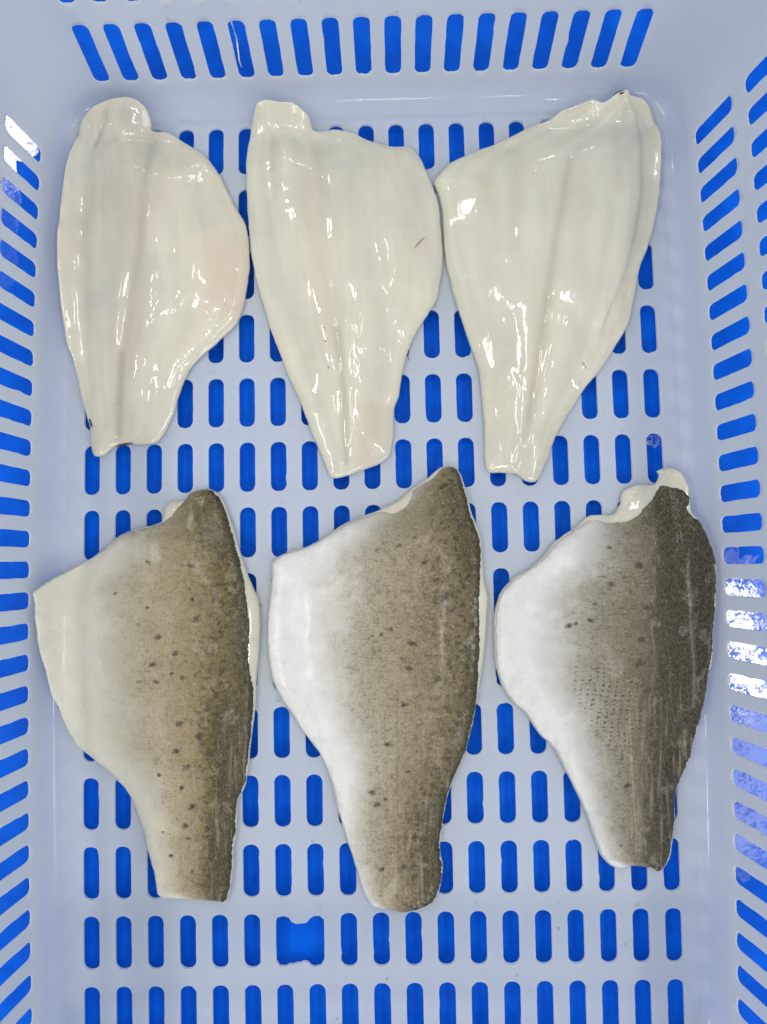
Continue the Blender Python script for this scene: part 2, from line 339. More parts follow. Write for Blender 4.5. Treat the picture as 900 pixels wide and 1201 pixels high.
class Sheet:
    """collects the points of a thin slotted sheet: u, v on the sheet, d below it"""
    def __init__(s, S, flip=1, thk=THK): s.S = S; s.flip = flip; s.t = thk; s.v = []; s.n = []; s.f = []; s.key = {}; s.fc = {}
    def vert(s, u, v, d, nu=0., nv=0., nd=1., share=True):
        k = (round(u, 6), round(v, 6), round(d, 6), round(nd, 2))
        if share and k in s.key: return s.key[k]
        kk = (round(u, 6), round(v, 6))
        if kk not in s.fc: s.fc[kk] = frame(s.S, u, v)
        P, a, b, n = s.fc[kk]; n = n * s.flip
        s.v.append(P + n * d); q = a * nu + b * nv + n * nd; s.n.append(q / np.linalg.norm(q))
        i = len(s.v) - 1
        if share: s.key[k] = i
        return i
    def face(s, *ix):
        ix = list(dict.fromkeys(ix))
        if len(ix) > 2: s.f.append(tuple(ix) if s.flip > 0 else tuple(reversed(ix)))
    def strip(s, us, vs):
        for i in range(len(us) - 1):
            for j in range(len(vs) - 1):
                q = [(us[i], vs[j]), (us[i + 1], vs[j]), (us[i + 1], vs[j + 1]), (us[i], vs[j + 1])]
                s.face(*[s.vert(*p, 0) for p in q]); s.face(*[s.vert(*p, -s.t, 0, 0, -1) for p in reversed(q)])
    def ring(s, A, B):
        m = len(A)
        for k in range(m): s.face(A[k], A[(k + 1) % m], B[(k + 1) % m], B[k])
    def cell(s, u0, u1, v0, v1, cu, cv, a, b, r, jit=0.0, nU=6, nV=10):
        def rr(off):
            A, B, rad = a + off, b + off, r + off; h = A - rad; g = B - rad; L = []
            def arc(sx, sy, d0, d1, n):
                return [(cu + sx * h + rad * math.cos(math.radians(d0 + (d1 - d0) * t / n)), cv + sy * g + rad * math.sin(math.radians(d0 + (d1 - d0) * t / n)),
                         math.cos(math.radians(d0 + (d1 - d0) * t / n)), math.sin(math.radians(d0 + (d1 - d0) * t / n))) for t in range(n + 1)]
            bot = arc(-1, -1, 225, 270, 2) + [(cu, cv - B, 0, -1)] + arc(1, -1, 270, 315, 2)
            rgt = arc(1, -1, 315, 360, 2) + [(cu + A, cv - g + 2 * g * t / 6, 1, 0) for t in range(1, 6)] + arc(1, 1, 0, 45, 2)
            top = arc(1, 1, 45, 90, 2) + [(cu, cv + B, 0, 1)] + arc(-1, 1, 90, 135, 2)
            lft = arc(-1, 1, 135, 180, 2) + [(cu - A, cv + g - 2 * g * t / 6, -1, 0) for t in range(1, 6)] + arc(-1, -1, 180, 225, 2)
            return bot[:-1] + rgt[:-1] + top[:-1] + lft[:-1]
        bd = [(u0 + (u1 - u0) * t / nU, v0) for t in range(nU)] + [(u1, v0 + (v1 - v0) * t / nV) for t in range(nV)] + \
             [(u1 - (u1 - u0) * t / nU, v1) for t in range(nU)] + [(u0, v1 - (v1 - v0) * t / nV) for t in range(nV)]
        L0, L1 = rr(.0003), rr(0)
        J = [jit * random.gauss(0, 1) for _ in L1]
        if jit:                                         # ragged moulding flash on some slots
            for _ in range(random.choice((0, 0, 1, 1, 2))):
                k = random.randrange(len(J)); J[k] += random.choice((.0003, .0005, -.0003))
        A = [s.vert(x, y, 0) for x, y in bd]
        B = [s.vert(x, y, 0, 0, 0, 1, False) for x, y, *_ in L0]
        C = [s.vert(x - .00035 * nx * 0 - nx * j, y - ny * j, -.0001, -nx * .7, -ny * .7, .7, False) for (x, y, nx, ny), j in zip(rr(.0001), J)]
        D = [s.vert(x - nx * j, y - ny * j, -.0003, -nx, -ny, 0.0, False) for (x, y, nx, ny), j in zip(L1, J)]
        E_ = [s.vert(x + nx * .0001, y + ny * (.0001 if s.t > .002 else .0016), -s.t, -nx, -ny, 0.0, False) for (x, y, nx, ny) in L1]
        F = [s.vert(x + nx * .0001, y + ny * (.0001 if s.t > .002 else .0016), -s.t, 0, 0, -1, False) for (x, y, nx, ny) in L1]
        G = [s.vert(x, y, -s.t, 0, 0, -1) for x, y in bd]
        for P, Q in ((A, B), (B, C), (C, D), (D, E_), (F, G)): s.ring(P, Q)
    def mesh(s, name, faces=None):
        V = np.array(s.v); F = s.f if faces is None else faces
        use = sorted({i for f in F for i in f}); mp = {i: k for k, i in enumerate(use)}
        me = bpy.data.meshes.new(name); me.from_pydata(V[use].tolist(), [], [tuple(mp[i] for i in f) for f in F]); me.update()
        me.polygons.foreach_set('use_smooth', [True] * len(me.polygons))
        me.normals_split_custom_set_from_vertices([Vector(s.n[i]) for i in use])
        return me

crate = bpy.data.objects.new('plastic_crate', None); COL.objects.link(crate)
thing(crate, 'pale lavender plastic crate with slotted floor and walls holding all six fish fillets', 'crate')

# floor
fl = Sheet(S_floor)
YB = EY - .0011
rows_y = [6.5 * PY - k * PY for k in range(14)]
HOLE = (6, 12)                                     # two slots whose rib has broken out
slotJ = {}
for k, cy in enumerate(rows_y):
    v1 = min(cy + PY / 2, YB); v0 = max(cy - PY / 2, -YB)
    for c in range(19):
        if k == HOLE[1] and c in (HOLE[0], HOLE[0] + 1): continue
        cx = (c - 9) * PX
        fl.cell(cx - PX / 2, cx + PX / 2, v0, v1, cx, cy, .00485, .01515, .0043, .00005)
def cdt_fill(sheet, outer, inner, d, nd, up=True):
    pts = [Vector(p) for p in outer] + [Vector(p) for p in inner]; no = len(outer)
    ed = [(i, (i + 1) % no) for i in range(no)] + [(no + i, no + (i + 1) % len(inner)) for i in range(len(inner))]
    V, E_, F, ov, _, _ = delaunay_2d_cdt(pts, ed, [], 0, 1e-7)
    from mathutils.geometry import intersect_point_tri_2d
    def inside(p, poly):
        r = False; j = len(poly) - 1
        for i in range(len(poly)):
            if (poly[i][1] > p[1]) != (poly[j][1] > p[1]) and p[0] < (poly[j][0] - poly[i][0]) * (p[1] - poly[i][1]) / (poly[j][1] - poly[i][1]) + poly[i][0]: r = not r
            j = i
        return r
    for f in F:
        c = sum((V[i] for i in f), Vector((0, 0))) / 3
        if not inside(c, outer) or inside(c, inner): continue
        q = [V[i] for i in f]
        if (q[1] - q[0]).cross(q[2] - q[0]) < 0: q.reverse()
        ix = [sheet.vert(p.x, p.y, d, 0, 0, nd) for p in q]
        sheet.face(*(ix if up else reversed(ix)))
# broken double slot: traced ragged outline
c0 = (HOLE[0] - 9) * PX; cy = rows_y[HOLE[1]]; u0, u1, v0, v1 = c0 - PX / 2, c0 + 1.5 * PX, cy - PY / 2, cy + PY / 2
bd = [(u0 + (u1 - u0) * t / 12, v0) for t in range(12)] + [(u1, v0 + (v1 - v0) * t / 10) for t in range(10)] + \
     [(u1 - (u1 - u0) * t / 12, v1) for t in range(12)] + [(u0, v1 - (v1 - v0) * t / 10) for t in range(10)]
hz = [(646, 365), (650, 353), (665, 349), (677, 353), (684, 363), (694, 368), (706, 367), (719, 365), (727, 355), (737, 349), (750, 349), (760, 358), (761, 408), (761, 452), (753, 466), (738, 470), (729, 467),
      (722, 459), (712, 457), (704, 461), (696, 461), (688, 464), (678, 464), (670, 469), (655, 468), (647, 456), (646, 410)]
hole = [tuple(unproj(x / 2, 900 + y / 2, 0)[:2]) for x, y in reversed(hz)]
cdt_fill(fl, bd, hole, 0, 1); cdt_fill(fl, bd, hole, -THK, -1, False)
hn = len(hole)
tn = [np.array([hole[(i + 1) % hn][0] - hole[i - 1][0], hole[(i + 1) % hn][1] - hole[i - 1][1]]) for i in range(hn)]
nn = [(-t[1] / np.linalg.norm(t), t[0] / np.linalg.norm(t)) for t in tn]     # towards the gap
A = [fl.vert(*p, 0, n[0], n[1], 0.01, False) for p, n in zip(hole, nn)]; B = [fl.vert(*p, -THK, n[0], n[1], 0.01, False) for p, n in zip(hole, nn)]
fl.ring(A, B)
# margin between the slots and the floor edge
def side_samples(side):
    """cell borders along one straight side"""
    n, h = (29, WP) if side in ('right', 'left') else (19, WP)
    L = 2 * (SY if side in ('right', 'left') else SX); a = L / 2 - n * h / 2
    return [min(max(a + c * h, .0003), L - .0003) for c in range(n + 1)], a, n, h, L
S_list = []
for k, sg in enumerate(SEG):
    if sg[0] == 'S':
        cb, a, n, h, L = side_samples(sg[1])
        loc = [0.0] + [cb[c] + (cb[c + 1] - cb[c]) * t / 6 for c in range(n) for t in range(6)] + [cb[-1]]
    else: loc = [ARC * t / 14 for t in range(14)]
    S_list += [START[k] + x for x in loc]
edge = [tuple(plan(x)[0]) for x in S_list]
fw = [(-9.5 * PX + 19 * PX * t / 114, -YB) for t in range(114)]
ysr = [max(rows_y[13] - PY / 2, -YB)]
rgt = []
for cy in reversed(rows_y):
    a, b = max(cy - PY / 2, -YB), min(cy + PY / 2, YB); rgt += [(9.5 * PX, a + (b - a) * t / 10) for t in range(10)]
rect = fw + rgt + [(9.5 * PX - 19 * PX * t / 114, YB) for t in range(114)] + [(-9.5 * PX, y) for (_, y) in [(0, YB)] + [(0, q[1]) for q in reversed(rgt)][:-1]]
cdt_fill(fl, edge, rect, 0, 1); cdt_fill(fl, edge, rect, -THK, -1, False)
link('floor_panel', fl.mesh('floor_panel'), CRATE, crate)

# walls
wl = Sheet(S_wall, -1, .0009)
zz = lambda z: VARC + (z - RF)
V0 = zz(.0125); VC1 = zz(.0368); VC2 = zz(.0868); V1 = zz(.0618); V2 = zz(.1118); V3 = zz(ZTOP)
arcv = [VARC * t / 9 for t in range(10)] + [V0]
cellv = [V0 + (V1 - V0) * t / 10 for t in range(11)]; cellv2 = [V1 + (V2 - V1) * t / 10 for t in range(11)]; topv = [V2, (V2 + V3) / 2, V3]
vs_all = arcv + cellv[1:] + cellv2[1:] + topv[1:]
for k, sg in enumerate(SEG):
    if sg[0] == 'S':
        cb, a, n, h, L = side_samples(sg[1]); o = START[k]
        wl.strip([o, o + cb[0]], vs_all); wl.strip([o + cb[-1], START[k + 1]], vs_all)
        midd = [x for x in S_list if o + cb[0] - 1e-9 <= x <= o + cb[-1] + 1e-9]
        wl.strip(midd, arcv); wl.strip(midd, topv)
        for c in range(n):
            xc = o + a + (c + .5) * h
            for (va, vb, vc) in ((V0, V1, VC1), (V1, V2, VC2)):
                wl.cell(o + cb[c], o + cb[c + 1], va, vb, xc, vc, .0048, .0185, .0034, .00011)
    else:
        wl.strip([START[k] + ARC * t / 14 for t in range(15)], vs_all)
# split the ring of wall into its four sides at the middle of the corners
Vw = np.array(wl.v); groups = {q: [] for q in SIDES}
for f in wl.f:
    c = Vw[list(f)].mean(0); x, y = c[0], c[1]
    if abs(x) - SX > abs(y) - SY: groups['right' if x > 0 else 'left'].append(f)
    else: groups['back' if y > 0 else 'front'].append(f)
for q in SIDES: link('side_wall', wl.mesh('side_wall', groups[q]), CRATE, crate)
# rim round the top
rim = Sheet(S_wall, -1); rv = []; rn = []; rf = []
sec = [(-.0002, ZTOP - .0004), (.0006, ZTOP + .0022), (.0022, ZTOP + .003), (.016, ZTOP + .003), (.0185, ZTOP + .0015), (.019, ZTOP - .001), (.019, ZTOP - .012), (.017, ZTOP - .012), (.017, ZTOP - .002), (.0028, ZTOP - .0012)]
for x in S_list:
    p, n, dr = plan(x); o, _ = profile(VARC + ZTOP - RF, dr)
    for so, sz in sec:
        q = p + n * (o + so); rv.append(bow(np.array([q[0], q[1], sz])))
m = len(sec); N_ = len(S_list)
for i in range(N_):
    for j in range(m): rf.append((i * m + j, ((i + 1) % N_) * m + j, ((i + 1) % N_) * m + (j + 1) % m, i * m + (j + 1) % m))
me = bpy.data.meshes.new('rim'); me.from_pydata([tuple(v) for v in rv], [], rf); me.update()
link('rim', me, CRATE, crate)
# skirt feet that hold the floor clear of the table
for sx in (-1, 1):
    for sy in (-1, 1):
        cx, cy, hh = sx * (EX - .004), sy * (EY - .004), -TZ - THK - .0002
        L_ = [(-.006, -.006), (.006, -.006), (.006, -.003), (-.003, -.003), (-.003, .006), (-.006, .006)]
        L_ = [(cx - sx * x, cy - sy * y) for x, y in L_]
        if sx * sy < 0: L_.reverse()
        vs = [(x, y, -THK) for x, y in L_] + [(x, y, -THK - hh) for x, y in L_]
        fs = [tuple(range(6)), tuple(range(11, 5, -1))] + [(k, k + 6, (k + 1) % 6 + 6, (k + 1) % 6) for k in range(6)]
        me = bpy.data.meshes.new('foot'); me.from_pydata(vs, [], fs); me.update(); link('foot', me, CRATE, crate)

# ------------------------------------------------------------------ fillets
def lift(x, y):                                     # how far a fillet rides up where it meets the wall
    e = np.maximum.reduce([np.asarray(x) - .1715, -.171 - np.asarray(x), np.asarray(y) - .2615, 0 * np.asarray(x)])
    return .021 * (np.clip(e, 0, .04) / .024) ** 2
def ground(px, z0=.004):
    z = z0
    for _ in range(25):
        P = unproj(px[0], px[1], z); z = .6 * z + .4 * (z0 + float(lift(P[0], P[1])))
    return unproj(px[0], px[1], z)[:2]
def catmull(P, step):
    P = np.array(P); n = len(P); out = []
    for i in range(n):
        a, b, c, d = P[i - 1], P[i], P[(i + 1) % n], P[(i + 2) % n]
        m = max(1, int(round(np.linalg.norm(c - b) / step)))
        for t in np.arange(m) / m:
            m1 = (c - a) * .42; m2 = (d - b) * .42
            out.append((2 * t**3 - 3 * t**2 + 1) * b + (t**3 - 2 * t**2 + t) * m1 + (-2 * t**3 + 3 * t**2) * c + (t**3 - t**2) * m2)
    return np.array(out)
def area2(P): x, y = P[:, 0], P[:, 1]; return np.sum(x * np.roll(y, -1) - np.roll(x, -1) * y)
def seg_dist(Q, P):
    A = P; B = np.roll(P, -1, 0); D = B - A; L2 = (D**2).sum(1) + 1e-18
    out = np.full(len(Q), 9.0)
    for i in range(len(A)):
        w_ = Q - A[i]; t = np.clip((w_ @ D[i]) / L2[i], 0, 1)
        out = np.minimum(out, ((w_ - t[:, None] * D[i])**2).sum(1))
    return np.sqrt(out)
def poly_dist(Q, P):                                # open polyline: distance and position along it
    best = np.full(len(Q), 9.0)
    for i in range(len(P) - 1):
        d = P[i + 1] - P[i]; w_ = Q - P[i]; t = np.clip((w_ @ d) / (d @ d + 1e-18), 0, 1)
        best = np.minimum(best, ((w_ - t[:, None] * d)**2).sum(1))
    return np.sqrt(best)
def inside_mask(Q, P):
    r = np.zeros(len(Q), bool); n = len(P)
    for i in range(n):
        a, b = P[i], P[i - 1]
        if abs(a[1] - b[1]) < 1e-12: continue
        c = (a[1] > Q[:, 1]) != (b[1] > Q[:, 1])
        r ^= c & (Q[:, 0] < (b[0] - a[0]) * (Q[:, 1] - a[1]) / (b[1] - a[1]) + a[0])
    return r
def tri_fill(P, h, offs):
    """points and triangles filling the outline P (counter-clockwise)"""
    T = np.roll(P, -1, 0) - np.roll(P, 1, 0); T /= np.linalg.norm(T, axis=1)[:, None] + 1e-12
    Nn = np.c_[-T[:, 1], T[:, 0]]
    pts = [P]
    for k, o in enumerate(offs):
        q = P + Nn * o
        if k % 2: q = q[::1]
        d = seg_dist(q, P); pts.append(q[(d > o * .93) & inside_mask(q, P)])
    lo, hi = P.min(0), P.max(0)
    ys = np.arange(lo[1], hi[1], h * .866); G = []
    for j, y in enumerate(ys):
        xs = np.arange(lo[0], hi[0], h) + (h / 2 if j % 2 else 0); G.append(np.c_[xs, np.full(len(xs), y)])
    G = np.vstack(G) + RNG.normal(0, h * .06, (sum(len(g) for g in G), 2))
    G = G[inside_mask(G, P)]; G = G[seg_dist(G, P) > offs[-1] + h * .5]; pts.append(G)
    allp = np.vstack(pts); n = len(P)
    V, E_, F, ov, _, _ = delaunay_2d_cdt([Vector(p) for p in allp], [(i, (i + 1) % n) for i in range(n)], [], 1, 1e-7)
    V = np.array([tuple(v) for v in V]); F = np.array([f for f in F if len(f) == 3])
    a, b, c = V[F[:, 0]], V[F[:, 1]], V[F[:, 2]]
    s_ = (b[:, 0] - a[:, 0]) * (c[:, 1] - a[:, 1]) - (b[:, 1] - a[:, 1]) * (c[:, 0] - a[:, 0])
    F[s_ < 0] = F[s_ < 0][:, ::-1]
    return V, F
def vnoise(Q, scale, seed, oct=3):
    return np.array([noise.fractal(Vector((x * scale + seed, y * scale - seed, seed * .37)), 1.0, 2.0, oct) for x, y in Q])

class Fillet:
    """height of the flesh over the crate floor as a function of place"""
    def __init__(s, outline, thick, rim, seed, relief=(), steps=(), tail=None, tailthin=.6):
        P = np.array([ground(p) for p in outline])
        if area2(P) < 0: P = P[::-1]
        P = catmull(P, .0011)
        T = np.roll(P, -1, 0) - np.roll(P, 1, 0); T /= np.linalg.norm(T, axis=1)[:, None]
        wob = vnoise(P, 90, seed) * .0004 + vnoise(P, 500, seed + 3, 2) * .00012
        s.P = P + np.c_[-T[:, 1], T[:, 0]] * wob[:, None]
        s.thick, s.rim, s.seed, s.tailthin = thick, rim, seed, tailthin
        s.relief = [(np.array([ground(p, .009) for p in pl]), w_ * .00058, a * .00085) for pl, w_, a in relief]
        s.steps = [(np.array([ground(p, .009) for p in pl]), side, a * .00065, w_ * .0007, reach * .00051) for pl, side, a, w_, reach in steps]
        s.y0, s.y1 = s.P[:, 1].max(), s.P[:, 1].min()
    def edges(s, Q):
        """left and right edge of the outline at each height"""
        n = 400; ys = np.linspace(s.y1 + 1e-5, s.y0 - 1e-5, n); xl = np.zeros(n); xr = np.zeros(n)
        A = s.P; B = np.roll(s.P, -1, 0)
        for i, y in enumerate(ys):
            c = (A[:, 1] > y) != (B[:, 1] > y); x = A[c, 0] + (y - A[c, 1]) / (B[c, 1] - A[c, 1]) * (B[c, 0] - A[c, 0])
            xl[i], xr[i] = x.min(), x.max()
        k = np.ones(21) / 21
        pad = lambda a: np.convolve(np.pad(a, 10, 'edge'), k, 'valid')
        return np.interp(Q[:, 1], ys, pad(xl)), np.interp(Q[:, 1], ys, pad(xr))
    def height(s, Q, d=None):
        if d is None: d = seg_dist(Q, s.P) * np.where(inside_mask(Q, s.P), 1, 0)
        t = (s.y0 - Q[:, 1]) / (s.y0 - s.y1)
        T = s.thick * (1 - (1 - s.tailthin) * smooth(.35, 1.0, t)) * (.82 + .18 * smooth(0, .15, t))
        re = .0058
        edge = s.rim * (1 + .18 * vnoise(Q, 40, s.seed + 9, 1))
        e = np.sqrt(np.clip(1 - (1 - np.clip(d / re, 0, 1))**2, 0, 1))
        body = smooth(-.004, .034, d) * np.maximum(T - s.rim, .001)
        h = .35 * s.rim + (edge - .35 * s.rim) * e + body
        w_ = smooth(.0, .006, d)
        for pl, wd, a in s.relief:
            h += a * w_ * np.exp(-(poly_dist(Q, pl) / wd)**2)
        for pl, side, a, wd, reach in s.steps:           # a muscle that stops in a step beside a lower flap
            sd = np.full(len(Q), 9.0); sg = np.zeros(len(Q)); 
            for i in range(len(pl) - 1):
                dd = pl[i + 1] - pl[i]; w2 = Q - pl[i]; tt = np.clip((w2 @ dd) / (dd @ dd), 0, 1)
                dist = np.sqrt(((w2 - tt[:, None] * dd)**2).sum(1)); cr = dd[0] * w2[:, 1] - dd[1] * w2[:, 0]
                m_ = dist < sd; sd[m_] = dist[m_]; sg[m_] = np.sign(cr[m_])
            x = sg * sd * side
            h -= a * w_ * smooth(-wd * .3, wd, x) * (1 - smooth(reach * .7, reach * 1.3, np.abs(x)))
        h += w_ * (vnoise(Q, 40, s.seed, 2) * .0005 + vnoise(np.c_[Q[:, 0], Q[:, 1] * .3], 110, s.seed + 5, 2) * .00015)
        return np.maximum(h, .35 * s.rim) + lift(Q[:, 0], Q[:, 1])

def add_attrs(me, F, Q, extra):
    xl, xr = F.edges(Q); u = (Q[:, 0] - xl) / np.maximum(xr - xl, .004); t = (F.y0 - Q[:, 1]) / (F.y0 - F.y1)
    a = me.attributes.new('across', 'FLOAT_VECTOR', 'POINT'); a.data.foreach_set('vector', np.c_[u, t, 0 * u].astype(np.float32).ravel())
    # grain follows the taper of the fillet towards the tail
    wn = .11; a = me.attributes.new('along', 'FLOAT_VECTOR', 'POINT'); a.data.foreach_set('vector', np.c_[(.75 * u * wn + .25 * (Q[:, 0] - xl)), t * .22, 0 * u].astype(np.float32).ravel())
    for k, val in extra.items():
        b = me.attributes.new(k, 'FLOAT', 'POINT'); b.data.foreach_set('value', val.astype(np.float32))
def fillet_flesh(F, mat, parent, blood=(), dark=()):
    V, T = tri_fill(F.P, .00105, (.00035, .0008, .0014, .0022))
    d = seg_dist(V, F.P); d[d < 1e-6] = 0
    top = F.height(V, d); nb = len(V); rimv = d < 2e-6
    low = lift(V[:, 0], V[:, 1]) + .35 * F.rim * (1 - np.sqrt(np.clip(1 - (1 - np.clip(d / .002, 0, 1))**2, 0, 1))) + .0002
    idx = np.arange(nb); bot = np.where(rimv, idx, -1); k = nb
    bi = np.where(~rimv)[0]; bot[bi] = nb + np.arange(len(bi))
    verts = np.vstack([np.c_[V, top], np.c_[V[bi], low[bi]]])
    faces = np.vstack([T, bot[T][:, ::-1]])
    me = bpy.data.meshes.new('flesh'); me.from_pydata(verts.tolist(), [], faces.tolist()); me.update()
    me.polygons.foreach_set('use_smooth', [True] * len(me.polygons))
    Q = verts[:, :2]; ex = {'blood': np.zeros(len(Q)), 'dark': np.zeros(len(Q))}
    for key, lst in (('blood', blood), ('dark', dark)):
        for pl, wd, a in lst:
            pl = np.array([ground(p, .009) for p in pl]); dd = poly_dist(Q, pl) if len(pl) > 1 else np.linalg.norm(Q - pl[0], axis=1)
            ex[key] = np.maximum(ex[key], a * np.exp(-(dd / (wd * .00051))**2))
    add_attrs(me, F, Q, ex)
    return link('flesh', me, mat, parent)
def fillet_skin(F, outline, mat, parent, seed, spots=(), lateral=None, stains=()):
    P = np.array([ground(p) for p in outline])
    if area2(P) < 0: P = P[::-1]
    P = catmull(P, .0009)
    T_ = np.roll(P, -1, 0) - np.roll(P, 1, 0); T_ /= np.linalg.norm(T_, axis=1)[:, None] + 1e-12
    xl, xr = F.edges(P); rag = .00022 + .00035 * smooth(.6, .85, (P[:, 0] - xl) / np.maximum(xr - xl, .004))   # torn along the back
    P = P + np.c_[-T_[:, 1], T_[:, 0]] * (vnoise(P, 300, seed) * .0004 + np.abs(vnoise(P, 700, seed + 2, 2)) * rag * 1.6 - .0001)[:, None]
    V, T = tri_fill(P, .00105, (.0003, .0007, .0013))
    d = seg_dist(V, P); d[d < 1e-6] = 0; rimv = d < 2e-6
    dF = seg_dist(V, F.P) * np.where(inside_mask(V, F.P), 1, 0)
    base = F.height(V, dF); e = np.sqrt(np.clip(1 - (1 - np.clip(d / .0007, 0, 1))**2, 0, 1))
    ruff = smooth(.006, .0, d) * (vnoise(V, 220, seed + 4) * .0005 + .0001)      # the cut edge of the skin curls a little
    top = base + .00015 + .0005 * e + np.maximum(ruff, -.0002)
    nb = len(V); bi = np.where(~rimv)[0]; bot = np.arange(nb); bot[bi] = nb + np.arange(len(bi))
    verts = np.vstack([np.c_[V, top], np.c_[V[bi], base[bi] - .0004]])
    me = bpy.data.meshes.new('skin'); me.from_pydata(verts.tolist(), [], np.vstack([T, bot[T][:, ::-1]]).tolist()); me.update()
    sf = np.full(len(verts), 4.0)
    for x, y, r in spots:                                # dark melanin spots, a little longer across the fillet
        c_ = ground((x, y), .010); an = random.uniform(-.5, .7); q = verts[:, :2] - c_
        a_ = q[:, 0] * math.cos(an) + q[:, 1] * math.sin(an); b_ = -q[:, 0] * math.sin(an) + q[:, 1] * math.cos(an)
        sf = np.minimum(sf, np.sqrt(a_**2 + (b_ * 1.6)**2) / (r * .00051))
    st = np.zeros(len(verts))
    for pl, wd, a in stains: st = np.maximum(st, a * np.exp(-((poly_dist(verts[:, :2], np.array([ground(p, .010) for p in pl])) if len(pl) > 1 else np.linalg.norm(verts[:, :2] - ground(pl[0], .010), axis=1)) / (wd * .00051))**2))
    me.polygons.foreach_set('use_smooth', [True] * len(me.polygons)); add_attrs(me, F, verts[:, :2], {'stain': st, 'spot': sf, 'margin': np.r_[d, d[bi]], 'lateral': poly_dist(verts[:, :2], np.array([ground(p, .012) for p in lateral])) if lateral else sf * 0 + 9})
    return link('skin', me, mat, parent)
def root(px, label, group):
    o = bpy.data.objects.new('fish_fillet', None); COL.objects.link(o)
    thing(o, label, 'fish fillet', group); return o
def scrap(F, parent, a, b, wd, name, mat=SPECK, raise_=.0002):
    """a thin dark sliver lying on the flesh between two points"""
    a, b = np.array(ground(a, .008)), np.array(ground(b, .008)); n = 9; t = np.linspace(0, 1, n)
    L = a + (b - a) * t[:, None]; nr = np.array([-(b - a)[1], (b - a)[0]]); nr /= np.linalg.norm(nr)
    L += nr * (np.sin(t * 3.1) * .0006 + .0002 * np.sin(t * 9))[:, None]
    if F is not None: z = F.height(L) + raise_
    else: z = np.full(n, .0006)
    vs, fs = [], []; wv = wd * (np.sin(np.pi * (.08 + .84 * t))**.7)
    for i in range(n):
        for k in range(6):
            an = k * math.pi / 3; q = L[i] + nr * wv[i] * math.cos(an); vs.append((q[0], q[1], z[i] + .6 * wv[i] * math.sin(an)))
        if i: fs += [((i - 1) * 6 + k, (i - 1) * 6 + (k + 1) % 6, i * 6 + (k + 1) % 6, i * 6 + k) for k in range(6)]
    fs += [tuple(range(5, -1, -1)), tuple((n - 1) * 6 + k for k in range(6))]
    me = bpy.data.meshes.new(name); me.from_pydata(vs, [], fs); me.update(); me.polygons.foreach_set('use_smooth', [True] * len(me.polygons))
    return link(name, me, mat, parent)

O1 = [(132, 112.6), (146, 110.6), (158.5, 114.5), (169.5, 123), (176.2, 137.6), (177, 150.5), (182, 151.5), (194.5, 152.6), (211.8, 162), (226, 171), (244, 184), (256.6, 202.6), (269.6, 230), (281, 249), (288.3, 264.7), (291.5, 285), (292.3, 308), (290, 331.6), (285.4, 357.6), (278.2, 376.3), (263.8, 392), (246.4, 408), (226.2, 427), (216, 444), (209, 464.5), (203, 484.7), (193, 506), (184.3, 516.5), (177, 520), (159.8, 521.4), (145.3, 519.3), (132.3, 523.7), (119.3, 533.8), (109, 533.8), (105, 519.3), (104.3, 505), (102, 493.3), (94.8, 470), (90.4, 447), (83.2, 421), (76, 396.6), (70, 363.3), (67.3, 337.3), (65, 299.3), (65.9, 267.6), (69.6, 235.8), (74.6, 195.3), (84.7, 165), (93.3, 140.4), (105, 123), (119.3, 116)]
O2 = [(300.5, 118), (307, 114.5), (317, 114.5), (328, 117), (343, 117.5), (355, 126), (362.3, 134.7), (368, 150.6), (381, 151.4), (395.6, 149.7), (415.8, 154.3), (436, 163.6), (459, 169.3), (479.3, 170.2), (491, 179.4), (498, 192.4), (505.3, 209.8), (511.6, 227), (516, 244.4), (518.6, 273.3), (520, 296.4), (519.4, 313.8), (516.3, 331), (511, 353), (495.2, 379), (485, 396.4), (476.4, 419.6), (472, 439.8), (467.8, 463), (462.6, 480), (462, 503.3), (459, 526.4), (454.8, 536.6), (441.8, 545.2), (418.7, 553.9), (407, 558.2), (392.7, 560.2), (385.4, 555.3), (375.3, 529.3), (363.8, 503.3), (352.2, 471.6), (339.2, 442.7), (329, 416.7), (316, 382), (307.4, 353), (300.9, 333), (295, 302.2), (291, 267.6), (289, 235.8), (288, 204), (288.9, 178), (293, 155), (296.8, 131.8)]
O3 = [(509.5, 210.8), (519.3, 198), (532.2, 186.7), (558, 175.4), (580.6, 167.3), (603, 156), (622.4, 146.4), (645, 138.3), (661, 127), (680.4, 119.6), (696.6, 113.2), (709.4, 117.4), (725.6, 106), (736.8, 102.2), (741.7, 109.3), (754.6, 112.6), (764.2, 125.4), (774, 148), (778, 170.6), (777, 199.6), (774, 235), (767.4, 267.2), (761, 289.8), (751.3, 315.6), (746.5, 342.9), (740, 372), (732, 391.2), (716, 417), (699.8, 439.6), (682, 462), (667.6, 484.7), (654.7, 507.2), (645, 533), (635.3, 555.6), (628.9, 564.6), (617.6, 563.6), (606.3, 555.6), (587, 554), (572.5, 552.3), (569.3, 536.2), (568.6, 504), (566, 468.6), (562.8, 436.3), (553.2, 407.3), (542, 375), (532.2, 343), (524.6, 312.3), (521.2, 283.3), (519.2, 248), (514.4, 225.3)]
